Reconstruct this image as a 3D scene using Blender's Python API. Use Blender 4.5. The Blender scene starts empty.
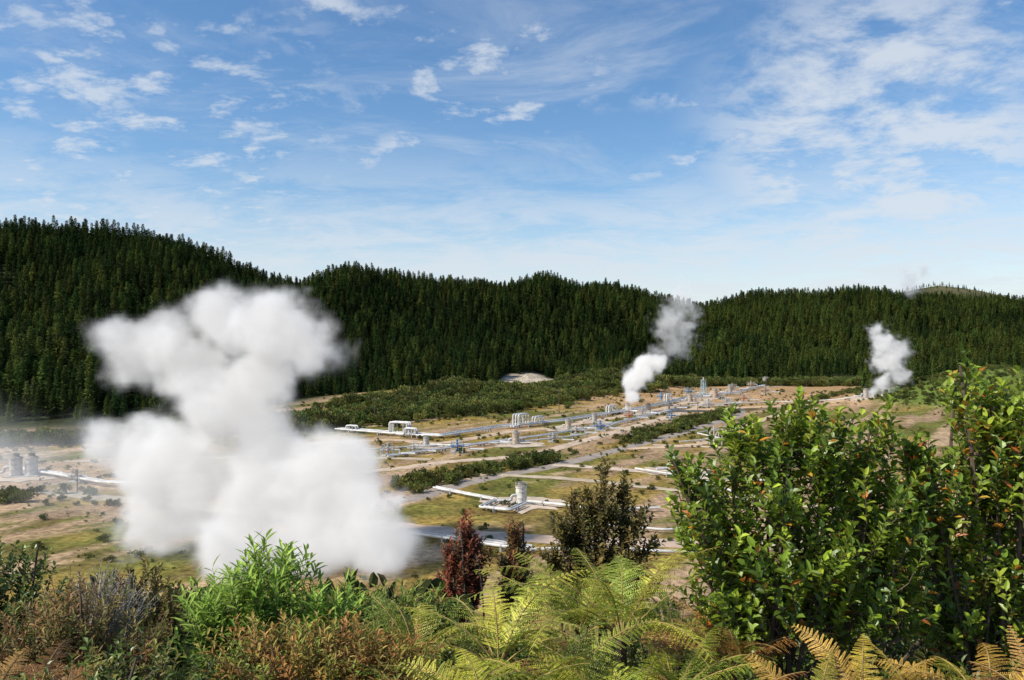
import bpy, math, random
import numpy as np
from mathutils import Vector
rng=np.random.default_rng(11)
random.seed(5)
scene=bpy.context.scene
COL=scene.collection

# ---------------------------------------------------------------- noise
def _h(ix,iy,s):
    n=(ix*374761393+iy*668265263+s*982451653)&0x7fffffff
    n=((n^(n>>13))*1274126177)&0x7fffffff
    return ((n^(n>>16))&0xffff)/65535.0
def vnoise(x,y,s=0):
    x=np.asarray(x,float);y=np.asarray(y,float)
    ix=np.floor(x).astype(np.int64);iy=np.floor(y).astype(np.int64)
    fx=x-ix;fy=y-iy
    fx=fx*fx*(3-2*fx);fy=fy*fy*(3-2*fy)
    a=_h(ix,iy,s);b=_h(ix+1,iy,s);c=_h(ix,iy+1,s);d=_h(ix+1,iy+1,s)
    return (a*(1-fx)+b*fx)*(1-fy)+(c*(1-fx)+d*fx)*fy
def fbm(x,y,s=0,o=4):
    r=0;a=.5;t=0
    for i in range(o):
        r=r+a*vnoise(x*2**i,y*2**i,s+i*17);t+=a;a*=.5
    return r/t
def sm(a,b,x):
    t=np.clip((x-a)/(b-a),0,1);return t*t*(3-2*t)

# ---------------------------------------------------------------- terrain
TU=np.array([-1.3,-.643,-.518,-.455,-.392,-.329,-.266,-.203,-.141,-.09,-.015,.035,.085,.123,.173,.236,.311,.425,.487,.55,.643,1.3])
DR=np.array([480,520,540,560,590,625,660,700,740,770,820,835,850,862,870,880,890,910,920,910,900,900.])
HR=np.array([92,97,94,94,88,77,68,84,82,73,76,86,73,79,69,58,73,73,71,67,58,54.])
TB=np.array([-1.3,-.643,-.518,-.392,-.266,-.141,-.015,.11,.236,.362,.487,.643,1.3])
DB=np.array([270,281,281,318,385,459,545,587,582,568,543,587,600.])
def knoll(x,y): return 17*np.exp(-(((x-221)/46)**2+((y-355)/62)**2))
def sfrac(x,y):
    yy=np.maximum(y,1.);t=np.clip(x/yy,-1.3,1.3)
    b=np.interp(t,TB,DB);r=np.interp(t,TU,DR)
    return (y-b)/(r-b),t
def height(x,y):
    x=np.asarray(x,float);y=np.asarray(y,float)
    s,t=sfrac(x,y)
    hr=np.interp(t,TU,HR)
    c=np.clip(s,0,1)
    z=hr*(0.35*c+0.65*c*c*(3-2*c))
    z=z*(1-.45*np.clip((s-1)/1.2,0,1))
    sp=fbm(x/95+y/400,y/210,3,3)
    z=z+np.clip(4*c*(1-c),0,1)*((sp-.5)*85-4)
    z=z+98*np.exp(-(((x-830)/200)**2+((y-1550)/260)**2))*(1+.12*(fbm(x/60,y/60,44,3)-.5))
    z=z+(fbm(x/70,y/70,8,2)-.5)*.8
    z=z+knoll(x,y)
    z=z+6*np.exp(-(((x+40)/50)**2+((y-400)/25)**2))
    z=z+7*np.exp(-(((x-55)/40)**2+((y-480)/28)**2))
    fg=28.3-.165*np.clip(y,0,6)-.5*np.clip(y-6,0,None)+.002*x*0
    fg=fg+(fbm(x/9,y/9,21,3)-.5)*1.2*sm(7,14,y)
    return np.maximum(z,fg)
def hz(x,y): return float(height(np.array([x]),np.array([y]))[0])

# ---------------------------------------------------------------- mesh builder
class MB:
    def __init__(s): s.v=[];s.t=[];s.c=[];s.m=[];s.n=0
    def add(s,v,t,col=(1,1,1),mat=0):
        v=np.asarray(v,float).reshape(-1,3);t=np.asarray(t,int).reshape(-1,3)
        c=np.asarray(col,float)
        if c.ndim==1:c=np.tile(c,(len(v),1))
        s.v.append(v);s.t.append(t+s.n);s.c.append(c);s.m.append(np.full(len(t),mat));s.n+=len(v)
    def build(s,name,mats,loc=(0,0,0),parent=None,smooth=False,link=True):
        v=np.concatenate(s.v);t=np.concatenate(s.t);c=np.concatenate(s.c);m=np.concatenate(s.m)
        me=bpy.data.meshes.new(name)
        me.vertices.add(len(v));me.vertices.foreach_set('co',v.astype(np.float32).ravel())
        me.loops.add(len(t)*3);me.loops.foreach_set('vertex_index',t.astype(np.int32).ravel())
        me.polygons.add(len(t));me.polygons.foreach_set('loop_start',np.arange(0,len(t)*3,3,dtype=np.int32))
        me.polygons.foreach_set('material_index',m.astype(np.int32))
        me.polygons.foreach_set('use_smooth',np.full(len(t),smooth))
        me.update(calc_edges=True)
        a=me.attributes.new('Col','FLOAT_COLOR','POINT')
        a.data.foreach_set('color',np.concatenate([c,np.ones((len(c),1))],1).astype(np.float32).ravel())
        for k in mats: me.materials.append(k)
        me.validate()
        o=bpy.data.objects.new(name,me);o.location=loc
        if link: COL.objects.link(o)
        if parent: o.parent=parent
        return o
    def box(s,c,d,col=(1,1,1),mat=0,rz=0):
        x,y,z=[k/2 for k in d]
        p=np.array([[i*x,j*y,k*z] for i in(-1,1) for j in(-1,1) for k in(-1,1)],float)
        ca,sa=math.cos(rz),math.sin(rz)
        q=p.copy();q[:,0]=p[:,0]*ca-p[:,1]*sa;q[:,1]=p[:,0]*sa+p[:,1]*ca
        f=[(0,1,3),(0,3,2),(4,6,7),(4,7,5),(0,4,5),(0,5,1),(2,3,7),(2,7,6),(0,2,6),(0,6,4),(1,5,7),(1,7,3)]
        s.add(q+np.array(c),f,col,mat)
    def tube(s,pts,rad,n=6,col=(1,1,1),mat=0,cap=True):
        P=np.asarray(pts,float);k=len(P)
        R=np.full(k,rad) if np.isscalar(rad) else np.asarray(rad,float)
        T=np.gradient(P,axis=0);T/=np.linalg.norm(T,axis=1)[:,None]+1e-9
        u=np.array([0,0,1.]) if abs(T[0][2])<.9 else np.array([1.,0,0])
        V=[];
        for i in range(k):
            u=u-T[i]*np.dot(u,T[i]);u/=np.linalg.norm(u)+1e-9
            w=np.cross(T[i],u)
            a=np.arange(n)*2*math.pi/n
            V.append(P[i]+R[i]*(np.cos(a)[:,None]*u+np.sin(a)[:,None]*w))
        V=np.concatenate(V);F=[]
        for i in range(k-1):
            for j in range(n):
                a=i*n+j;b=i*n+(j+1)%n;c=a+n;d=b+n
                F+= [(a,b,d),(a,d,c)]
        if cap:
            for j in range(1,n-1):
                F.append((0,j+1,j));F.append(((k-1)*n,(k-1)*n+j,(k-1)*n+j+1))
        s.add(V,F,col,mat)
    def lathe(s,prof,n=20,c=(0,0,0),col=(1,1,1),mat=0):
        V=[];F=[];k=len(prof)
        for r,z in prof:
            for j in range(n):
                a=j*2*math.pi/n;V.append((c[0]+r*math.cos(a),c[1]+r*math.sin(a),c[2]+z))
        for i in range(k-1):
            for j in range(n):
                a=i*n+j;b=i*n+(j+1)%n
                F+=[(a,b,b+n),(a,b+n,a+n)]
        s.add(V,F,col,mat)
    def leaves(s,P,D,N,L,W,col,mat=0,fold=.25,droop=.1):
        n=len(P)
        D=D/(np.linalg.norm(D,axis=1)[:,None]+1e-9)
        S=np.cross(D,N);S/=np.linalg.norm(S,axis=1)[:,None]+1e-9
        N=np.cross(S,D)
        L=np.broadcast_to(L,(n,))[:,None];W=np.broadcast_to(W,(n,))[:,None]
        B=P;M1=P+.33*L*D;M2=P+.7*L*D-N*droop*L*.4;T=P+L*D-N*droop*L
        up=N*fold*W
        V=np.stack([B,M1,M2,T,M1+S*W*.5+up,M2+S*W*.42+up,M1-S*W*.5+up,M2-S*W*.42+up],1).reshape(-1,3)
        f=np.array([(0,1,4),(1,2,5),(1,5,4),(2,3,5),(0,6,1),(1,6,7),(1,7,2),(2,7,3)])
        F=(np.arange(n)[:,None,None]*8+f[None]).reshape(-1,3)
        s.add(V,F,np.repeat(col,8,axis=0),mat)
    def blades(s,P,D,N,L,W,col,mat=0):
        n=len(P)
        D=D/(np.linalg.norm(D,axis=1)[:,None]+1e-9)
        S=np.cross(D,N);S/=np.linalg.norm(S,axis=1)[:,None]+1e-9
        L=np.broadcast_to(L,(n,))[:,None];W=np.broadcast_to(W,(n,))[:,None]
        V=np.stack([P,P+D*L*.45+S*W*.5,P+D*L,P+D*L*.45-S*W*.5],1).reshape(-1,3)
        F=(np.arange(n)[:,None,None]*4+np.array([(0,1,2),(0,2,3)])[None]).reshape(-1,3)
        s.add(V,F,np.repeat(col,4,axis=0),mat)

def rnd(n): return rng.normal(size=(n,3))
def unit(a): return a/(np.linalg.norm(a,axis=-1,keepdims=True)+1e-9)
def pal(n,palette,weights,var=.18):
    p=np.array(palette);w=np.array(weights,float);w/=w.sum()
    c=p[rng.choice(len(p),n,p=w)]
    return np.clip(c*(1+var*rng.normal(size=(n,1))),.004,1)

# ---------------------------------------------------------------- materials
def newmat(name):
    m=bpy.data.materials.new(name);m.use_nodes=True
    nt=m.node_tree;nt.nodes.clear()
    out=nt.nodes.new('ShaderNodeOutputMaterial')
    return m,nt,out
def leafmat(name,rough=.5,trans=.3,randhue=0.,spec=.5):
    m,nt,out=newmat(name);N=nt.nodes;L=nt.links
    at=N.new('ShaderNodeAttribute');at.attribute_name='Col'
    src=at.outputs['Color']
    if randhue>0:
        oi=N.new('ShaderNodeObjectInfo')
        mr=N.new('ShaderNodeMapRange');mr.inputs['To Min'].default_value=1-randhue;mr.inputs['To Max'].default_value=1+randhue
        L.new(oi.outputs['Random'],mr.inputs['Value'])
        hs=N.new('ShaderNodeHueSaturation');L.new(src,hs.inputs['Color']);L.new(mr.outputs[0],hs.inputs['Value'])
        m2=N.new('ShaderNodeMath');m2.operation='MULTIPLY';m2.inputs[1].default_value=7.13
        m3=N.new('ShaderNodeMath');m3.operation='FRACT'
        L.new(oi.outputs['Random'],m2.inputs[0]);L.new(m2.outputs[0],m3.inputs[0])
        m4=N.new('ShaderNodeMapRange');m4.inputs['To Min'].default_value=.46;m4.inputs['To Max'].default_value=.52
        L.new(m3.outputs[0],m4.inputs['Value']);L.new(m4.outputs[0],hs.inputs['Hue'])
        src=hs.outputs['Color']
    p=N.new('ShaderNodeBsdfPrincipled');p.inputs['Roughness'].default_value=rough
    p.inputs['Specular IOR Level'].default_value=spec
    L.new(src,p.inputs['Base Color'])
    tr=N.new('ShaderNodeBsdfTranslucent')
    g=N.new('ShaderNodeGamma');g.inputs[1].default_value=.85;L.new(src,g.inputs[0]);L.new(g.outputs[0],tr.inputs['Color'])
    mx=N.new('ShaderNodeMixShader');mx.inputs[0].default_value=trans
    L.new(p.outputs[0],mx.inputs[1]);L.new(tr.outputs[0],mx.inputs[2]);L.new(mx.outputs[0],out.inputs[0])
    return m
def solidmat(name,rough=.6,metal=0.,nscale=3.,namp=.35,bump=0.):
    m,nt,out=newmat(name);N=nt.nodes;L=nt.links
    at=N.new('ShaderNodeAttribute');at.attribute_name='Col'
    tc=N.new('ShaderNodeTexCoord')
    no=N.new('ShaderNodeTexNoise');no.inputs['Scale'].default_value=nscale;no.inputs['Detail'].default_value=6
    L.new(tc.outputs['Object'],no.inputs['Vector'])
    mr=N.new('ShaderNodeMapRange');mr.inputs['From Min'].default_value=.3;mr.inputs['From Max'].default_value=.7
    mr.inputs['To Min'].default_value=1-namp;mr.inputs['To Max'].default_value=1+namp*.5
    L.new(no.outputs[0],mr.inputs['Value'])
    vm=N.new('ShaderNodeVectorMath');vm.operation='SCALE'
    L.new(at.outputs['Color'],vm.inputs[0]);L.new(mr.outputs[0],vm.inputs['Scale'])
    p=N.new('ShaderNodeBsdfPrincipled');p.inputs['Roughness'].default_value=rough;p.inputs['Metallic'].default_value=metal
    L.new(vm.outputs[0],p.inputs['Base Color'])
    if bump>0:
        b=N.new('ShaderNodeBump');b.inputs['Strength'].default_value=bump;L.new(no.outputs[0],b.inputs['Height']);L.new(b.outputs[0],p.inputs['Normal'])
    L.new(p.outputs[0],out.inputs[0]);return m
M_leaf=leafmat('glossy_leaf',.38,.36)
M_soft=leafmat('soft_leaf',.6,.4)
M_fern=leafmat('fern_leaf',.5,.30)
M_pine=leafmat('pine_needles',.8,.12,.35,.1)
M_bush=leafmat('bush_leaf',.7,.25,.4,.2)
M_bark=solidmat('bark',.9,0,8,.5)
M_metal=solidmat('pipe_cladding',.6,0,.6,.35)
M_paint=solidmat('weathered_paint',.6,0,1.2,.4)
M_conc=solidmat('concrete',.85,0,1.5,.35)
M_road=solidmat('road_surface',.95,0,.35,.3)

def groundmat():
    m,nt,out=newmat('ground_soil_and_grass');N=nt.nodes;L=nt.links
    at=N.new('ShaderNodeAttribute');at.attribute_name='Col'
    tc=N.new('ShaderNodeTexCoord')
    def noise(s,d=8):
        n=N.new('ShaderNodeTexNoise');n.inputs['Scale'].default_value=s;n.inputs['Detail'].default_value=d;n.inputs['Roughness'].default_value=.65
        L.new(tc.outputs['Object'],n.inputs['Vector']);return n
    n1=noise(.12);n2=noise(.9)
    r1=N.new('ShaderNodeMapRange');r1.inputs['From Min'].default_value=.35;r1.inputs['From Max'].default_value=.65;r1.inputs['To Min'].default_value=.65;r1.inputs['To Max'].default_value=1.2
    L.new(n1.outputs[0],r1.inputs['Value'])
    r2=N.new('ShaderNodeMapRange');r2.inputs['From Min'].default_value=.35;r2.inputs['From Max'].default_value=.65;r2.inputs['To Min'].default_value=.45;r2.inputs['To Max'].default_value=1.3
    L.new(n2.outputs[0],r2.inputs['Value'])
    mu=N.new('ShaderNodeMath');mu.operation='MULTIPLY';L.new(r1.outputs[0],mu.inputs[0]);L.new(r2.outputs[0],mu.inputs[1])
    vm=N.new('ShaderNodeVectorMath');vm.operation='SCALE';L.new(at.outputs['Color'],vm.inputs[0]);L.new(mu.outputs[0],vm.inputs['Scale'])
    p=N.new('ShaderNodeBsdfPrincipled');p.inputs['Roughness'].default_value=.95;p.inputs['Specular IOR Level'].default_value=.1
    L.new(vm.outputs[0],p.inputs['Base Color'])
    b=N.new('ShaderNodeBump');b.inputs['Strength'].default_value=.6;b.inputs['Distance'].default_value=.4;L.new(n2.outputs[0],b.inputs['Height']);L.new(b.outputs[0],p.inputs['Normal'])
    L.new(p.outputs[0],out.inputs[0]);return m
M_ground=groundmat()

# ---------------------------------------------------------------- ground sheet
def axis(lo,hi,dlo,dhi,step,g=1.08):
    a=list(np.arange(dlo,dhi+1e-6,step));s=step
    while a[-1]<hi: s*=g;a.append(a[-1]+s)
    s=step
    while a[0]>lo: s*=g;a.insert(0,a[0]-s)
    return np.array(a)
def slip(x,y): return sm(1.15,.8,np.sqrt(((x-16)/27)**2+((y-572)/44)**2)+.5*(fbm(x/9,y/9,66,3)-.5))
xs=axis(-3500,3500,-170,300,2.2);ys=axis(-500,5500,-2,620,2.2)
X,Y=np.meshgrid(xs,ys);Z=height(X,Y)
S,T=sfrac(X,Y)
def field_color(x,y,s):
    al=(x*.53+y*.85);ac=(x*.85-y*.53)
    n=fbm(al/45,ac/9,31,4);n2=fbm(x/22,y/22,41,4);n3=fbm(al/30,ac/6,55,4);n4=fbm(x/7,y/7,58,4)
    dry=np.array([.36,.25,.065]);grn=np.array([.17,.17,.035]);bare=np.array([.52,.36,.21]);pink=np.array([.46,.30,.19])
    c=dry+(grn-dry)*sm(.40,.58,n2)[...,None]
    c=c+(np.array([.17,.11,.04])-c)*(.65*sm(.53,.66,n4))[...,None]
    c=c+(bare-c)*sm(.54,.62,n)[...,None]
    c=c+(pink-c)*(.75*sm(.58,.66,n3))[...,None]
    far=sm(300,400,y)*sm(10,60,x)*sm(0.02,-.05,s)
    c=c+(np.array([.56,.34,.17])-c)*(far*.75)[...,None]
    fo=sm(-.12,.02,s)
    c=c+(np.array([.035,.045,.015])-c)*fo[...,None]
    c=c+(np.array([.60,.50,.38])-c)*slip(x,y)[...,None]
    kn=sm(2.0,4.5,knoll(x,y))
    c=c+(np.array([.15,.20,.04])-c)*kn[...,None]
    hs=sm(75,60,y)
    c=c+(np.array([.10,.09,.035])-c)*hs[...,None]
    fh=sm(1000,1150,y)
    c=c+(np.array([.17,.15,.07])-c)*(fh*sm(.4,.55,fbm(x/40,y/40,77,4)))[...,None]
    return c
C=field_color(X,Y,S)
ny,nx=X.shape
i=np.arange(ny-1)[:,None]*nx+np.arange(nx-1)[None]
i=i.ravel()
tri=np.concatenate([np.stack([i,i+1,i+nx+1],1),np.stack([i,i+nx+1,i+nx],1)])
g=MB();g.add(np.stack([X,Y,Z],-1).reshape(-1,3),tri,C.reshape(-1,3))
g.build('ground',[M_ground],smooth=True)

# ---------------------------------------------------------------- roads
def smooth_line(P,step=3.):
    P=np.array(P,float);out=[]
    for k in range(len(P)-1):
        p0=P[max(k-1,0)];p1=P[k];p2=P[k+1];p3=P[min(k+2,len(P)-1)]
        n=max(2,int(np.linalg.norm(p2-p1)/step))
        for t in np.arange(n)/n:
            out.append(.5*((2*p1)+(-p0+p2)*t+(2*p0-5*p1+4*p2-p3)*t*t+(-p0+3*p1-3*p2+p3)*t**3))
    out.append(P[-1]);return np.array(out)
def ribbon(name,P,w,col,off=.12,jit=.25,mat=M_road):
    L=smooth_line(P,1.5);T=np.gradient(L,axis=0);T/=np.linalg.norm(T,axis=1)[:,None]
    Nn=np.stack([-T[:,1],T[:,0]],1);k=len(L);V=[]
    offs=[-1,-.5,0,.5,1]
    j1=rng.normal(size=k)*jit;j2=rng.normal(size=k)*jit
    for a in offs:
        ww=w/2*a+ (j1 if a==-1 else j2 if a==1 else 0)
        q=L+Nn*np.broadcast_to(ww,(k,))[:,None]
        z=height(q[:,0],q[:,1])+off-(.12 if abs(a)==1 else 0)
        V.append(np.column_stack([q,z]))
    V=np.stack(V,1).reshape(-1,3);F=[]
    for i in range(k-1):
        for j in range(4):
            a=i*5+j;F+=[(a,a+1,a+6),(a,a+6,a+5)]
    b=MB();b.add(V,F,col);return b.build(name,[mat],smooth=True)
ribbon('sealed_road',[(-40,132),(-21,149),(-8.9,168),(11.5,191),(29.5,217),(59,265),(95,332),(110,426)],4.6,(.34,.28,.23))
ribbon('dirt_road',[(-60,168),(-30,184),(-15,196),(4.7,208),(23,239),(45,281),(87,367),(120,470)],4.2,(.58,.44,.31),.15)
ribbon('dirt_road',[(-60,232),(-36,238),(-20,231),(-2,256),(18,276),(55,333),(97,405)],4.5,(.56,.41,.27),.17)
ribbon('dirt_road',[(10,190),(24,184),(38,176),(52,166)],4,(.58,.46,.34),.2)
ribbon('dirt_road',[(31,217),(50,225),(62,243),(85,285),(120,340)],4,(.60,.43,.27),.2)
ribbon('dirt_road',[(-32,134),(-14,127),(2,121),(22,118),(50,116)],5,(.56,.41,.30),.15)
ribbon('dirt_road',[(-130,150),(-100,158),(-75,150),(-50,140),(-32,134)],4.5,(.45,.38,.27),.18)
ribbon('dirt_road',[(60,330),(95,352),(150,370),(190,400)],8,(.60,.41,.24),.2,.6)
ribbon('dirt_road',[(-110,196),(-60,205),(-20,200)],3.5,(.5,.4,.28),.2)
ribbon('dirt_road',[(-16,178),(10,172),(34,158),(60,140)],3,(.5,.40,.27),.2)
ribbon('dirt_road',[(40,226),(70,216),(100,200)],3.5,(.56,.42,.28),.2)

# ---------------------------------------------------------------- instancing
def gn_scatter(name,pts,scl,coll,pick=None):
    me=bpy.data.meshes.new(name);me.vertices.add(len(pts));me.vertices.foreach_set('co',np.asarray(pts,np.float32).ravel())
    a=me.attributes.new('scl','FLOAT','POINT');a.data.foreach_set('value',np.asarray(scl,np.float32))
    a=me.attributes.new('rotz','FLOAT','POINT');a.data.foreach_set('value',(rng.random(len(pts))*6.28).astype(np.float32))
    if pick is None: pick=rng.integers(0,60,len(pts))
    a=me.attributes.new('pick','INT','POINT');a.data.foreach_set('value',pick.astype(np.int32))
    o=bpy.data.objects.new(name,me);COL.objects.link(o)
    ng=bpy.data.node_groups.new(name+'_nodes','GeometryNodeTree')
    ng.interface.new_socket('Geometry',in_out='INPUT',socket_type='NodeSocketGeometry')
    ng.interface.new_socket('Geometry',in_out='OUTPUT',socket_type='NodeSocketGeometry')
    N=ng.nodes;L=ng.links
    gi=N.new('NodeGroupInput');go=N.new('NodeGroupOutput')
    ci=N.new('GeometryNodeCollectionInfo');ci.inputs['Collection'].default_value=coll
    ci.inputs['Separate Children'].default_value=True;ci.inputs['Reset Children'].default_value=True
    ip=N.new('GeometryNodeInstanceOnPoints');ip.inputs['Pick Instance'].default_value=True
    def na(n,t):
        x=N.new('GeometryNodeInputNamedAttribute');x.data_type=t;x.inputs['Name'].default_value=n
        return [k for k in x.outputs if k.enabled and k.name=='Attribute'][0]
    cx=N.new('ShaderNodeCombineXYZ');L.new(na('rotz','FLOAT'),cx.inputs[2])
    L.new(gi.outputs[0],ip.inputs['Points']);L.new(ci.outputs[0],ip.inputs['Instance'])
    L.new(na('pick','INT'),ip.inputs['Instance Index']);L.new(cx.outputs[0],ip.inputs['Rotation']);L.new(na('scl','FLOAT'),ip.inputs['Scale'])
    L.new(ip.outputs[0],go.inputs[0])
    md=o.modifiers.new('scatter','NODES');md.node_group=ng
    return o

# pine prototypes: dark half painted for shaded hills, paler half for sunlit ones
pines=bpy.data.collections.new('pine_tree_kinds')
for k in range(8):
    b=MB();Ht=22*rng.uniform(.9,1.1);R0=rng.uniform(3.0,4.0)
    lit_tone=k>=4
    b.tube([(0,0,-1),(0,0,Ht*.5),(0,0,Ht*.97)],[.3,.18,.03],5,(.06,.045,.03),1)
    P=[];D=[];Ln=[]
    h=Ht*.08
    while h<Ht*.99:
        f=1-h/Ht
        R=R0*min(1,(f*1.3)**.75)*rng.uniform(.75,1.15)+.15
        nb=7
        a0=rng.random()*6.28
        for j in range(nb):
            a=a0+j*6.28/nb+rng.normal()*.25;r=R*rng.uniform(.6,1.2)
            d=np.array([math.cos(a),math.sin(a),.22 if f<.3 else -.08])
            for q in (.2,.5,.82):
                for sd in (-1,1):
                    sv=np.array([-math.sin(a),math.cos(a),0])*sd
                    P.append(d*r*q+np.array([0,0,h+rng.normal()*.15]));D.append(d*.9+sv*rng.uniform(.2,.9)+np.array([0,0,rng.normal()*.3]))
                    Ln.append((.5+.45*r*(1-q*.5))*rng.uniform(.8,1.2))
        h+=Ht*.048*(.6+.6*f)
    n=len(P);P=np.array(P);Ln=np.array(Ln)
    pl_=[(.095,.135,.026),(.125,.165,.032),(.07,.105,.022)] if lit_tone else [(.036,.068,.015),(.052,.088,.018),(.028,.055,.013)]
    b.blades(P,np.array(D),unit(np.array([0,0,1.])+.5*rnd(n)),Ln,Ln*.55,pal(n,pl_,[3,2,2],.15))
    pines.objects.link(b.build('pine_tree_kind',[M_pine,M_bark],link=False))
def jgrid(x0,x1,y0,y1,sp):
    gx,gy=np.meshgrid(np.arange(x0,x1,sp),np.arange(y0,y1,sp))
    gx=gx.ravel()+rng.uniform(-.45,.45,gx.size)*sp;gy=gy.ravel()+rng.uniform(-.45,.45,gy.size)*sp
    return gx,gy
gx,gy=jgrid(-760,820,255,1090,4.7)
s,t=sfrac(gx,gy)
edge=(fbm(gx/30,gy/30,91,3)-.5)*.16
k=(np.abs(t)<.80)&(s>.02+edge)&(s<1.10)&(slip(gx,gy)<.3)&(rng.random(len(gx))<.93)
gx=gx[k];gy=gy[k];s=s[k];t=t[k]
sc=rng.uniform(.44,.80,len(gx))*(.75+.5*fbm(gx/45,gy/45,5,2))*(.6+.4*sm(0,.1,s))
pk=rng.integers(0,4,len(gx));pl=.10+.8*sm(-.15,.45,t)*sm(.38,.58,fbm(gx/80,gy/60,15,3))+.3*sm(.5,.6,fbm(gx/50,gy/90,19,3))  # paler pines favoured to the right, painting that hillside as sunlit
pk=pk+4*(rng.random(len(gx))<pl)
ex,ey=jgrid(215,345,405,490,5);ex2,ey2=jgrid(186,226,396,424,5);ex3,ey3=jgrid(560,1100,1250,1600,17)
n2=len(ex)+len(ex2)+len(ex3)
px=np.concatenate([gx,ex,ex2,ex3]);py=np.concatenate([gy,ey,ey2,ey3]);sc=np.concatenate([sc,rng.uniform(.4,.75,len(ex)),rng.uniform(.35,.6,len(ex2)),rng.uniform(.15,.45,len(ex3))])
pk=np.concatenate([pk,rng.integers(0,4,n2)+4*(rng.random(n2)<.6)])
gn_scatter('pine_forest',np.column_stack([px,py,height(px,py)-.3]),sc,pines,pk)

# scrub prototypes (unit about 2 m)
bushes=bpy.data.collections.new('scrub_bush_kinds')
for k in range(6):
    b=MB();n=520
    cl=rng.normal(size=(9,3))*np.array([.55,.55,.3+.1*(k%2)])+np.array([0,0,.9])
    c=cl[rng.integers(0,9,n)];P=c+unit(rnd(n))*rng.uniform(.25,.55,n)[:,None];P[:,2]=np.abs(P[:,2])
    D=unit(P-np.array([0,0,.4]))+.6*rnd(n)*.6+np.array([0,0,.3])
    pw_=[[3,2,3,1],[3,2,3,1],[1,1,5,1],[1,4,1,2],[3,2,3,1],[1,3,1,4]][k]
    b.leaves(P,D,unit(rnd(n)+np.array([0,0,1])),rng.uniform(.18,.34,n),.16,pal(n,[(.09,.125,.026),(.16,.20,.04),(.06,.085,.022),(.21,.19,.05)],pw_,.2))
    for j in range(5):
        b.tube([(0,0,-.2),tuple(cl[j]*.6),tuple(cl[j])],[.05,.03,.01],4,(.10,.08,.05),1)
    bushes.objects.link(b.build('scrub_bush_kind',[M_bush,M_bark],link=False))
def strip(P,w,sp,smin,smax):
    L=smooth_line(P,sp);o=[]
    for q in L:
        for _ in range(max(1,int(w/sp))):
            a=q+rng.normal(size=2)*w*.38
            o.append((a[0],a[1],rng.uniform(smin,smax)))
    return o
B=[]
B+=strip([(-22,158),(-10,175),(2,187),(8,196)],5,1.4,.4,1.6)
B+=strip([(34,232),(52,262),(72,300),(92,335)],7,1.9,.4,1.6)
B+=strip([(-48,150),(-36,160)],6,1.5,.6,1.3)
B+=strip([(-110,268),(-70,278),(-30,330),(10,385)],26,2.2,.8,3.0)
B+=strip([(-60,340),(-20,385),(20,440),(60,470),(120,540)],30,2.6,.9,3.6)
B+=strip([(20,395),(45,450),(80,480)],22,2.4,.7,2.6)
B+=strip([(-150,225),(-125,240),(-100,262)],14,2.2,1,2.2)
B+=strip([(-103,205),(-95,215)],6,1.6,.8,1.8)
B+=strip([(-140,135),(-110,142),(-88,150)],10,2.4,.5,1.2)
B+=strip([(120,535),(200,530),(300,560)],26,2.6,1.2,3.0)
B+=strip([(120,345),(150,385),(190,430)],6,2.6,.4,1.6)
gx,gy=jgrid(150,330,290,460,2.6)
kk=(knoll(gx,gy)>3)&(rng.random(len(gx))<.5)
B+=[(a,b_,rng.uniform(.3,1.2)) for a,b_ in zip(gx[kk],gy[kk])]
n=11000
fx=rng.uniform(-160,260,n);fy=rng.uniform(80,480,n)
kk=(fbm(fx/14,fy/14,61,3)>.45)
B+=[(a,b_,.10+.6*rng.random()**3) for a,b_ in zip(fx[kk],fy[kk])]
n=2600
fx=rng.uniform(-45,45,n);fy=rng.uniform(9,64,n)
kk=np.abs(fx)<fy*1.1+6
B+=[(a,b_,rng.uniform(.4,.95)) for a,b_ in zip(fx[kk],fy[kk])]
B=np.array(B)
gn_scatter('scrub_bushes',np.column_stack([B[:,0],B[:,1],height(B[:,0],B[:,1])]),B[:,2],bushes)

# ---------------------------------------------------------------- geothermal plant
WHITE=(.72,.70,.66);SILV=(.58,.57,.55)
def rounded(P,r=1.2):
    P=[np.array(p,float) for p in P];o=[P[0]]
    for i in range(1,len(P)-1):
        a,b,c=P[i-1],P[i],P[i+1]
        d1=(a-b);d2=(c-b);l1=np.linalg.norm(d1);l2=np.linalg.norm(d2);q=min(r,l1*.45,l2*.45)
        s=b+d1/l1*q;e=b+d2/l2*q
        for t in np.linspace(0,1,6): o.append((1-t)**2*s+2*t*(1-t)*b+t*t*e)
    o.append(P[-1]);return np.array(o)
def pipeline(P,n=1,r=.35,gap=1.1,h=.9,name='steam_pipeline',col=WHITE):
    b=MB();P=np.array(P,float)
    L=[P[0]]
    for i in range(len(P)-1):
        k=max(1,int(np.linalg.norm(P[i+1]-P[i])/12))
        for t in range(1,k+1): L.append(P[i]+(P[i+1]-P[i])*t/k)
    L=np.array(L);T=np.gradient(L,axis=0);T/=np.linalg.norm(T,axis=1)[:,None];Nn=np.stack([-T[:,1],T[:,0]],1)
    z0=height(L[:,0],L[:,1])
    for j in range(n):
        o=(j-(n-1)/2)*gap
        q=L+Nn*o
        Q=np.column_stack([q,z0+h+.04*j])
        b.tube(rounded(Q,1.),r,10,np.array(col)*(1,.78,.62,.85)[j%4],0)
        for i in range(len(L)-1):
            m=(Q[i]+Q[i+1])/2
            gz=hz(m[0],m[1]);rz=math.atan2(T[i][1],T[i][0])
            b.box((m[0],m[1],(gz-.3+m[2]-r)/2),(.35,.5,m[2]-r-gz+.3),(.4,.39,.37),1,rz)
            dd=(Q[i+1]-Q[i]);dd/=np.linalg.norm(dd)
            b.tube([m-dd*.12,m+dd*.12],r+.05,10,(.45,.45,.45),0)
    return b.build(name,[M_metal,M_conc],smooth=False)
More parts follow.
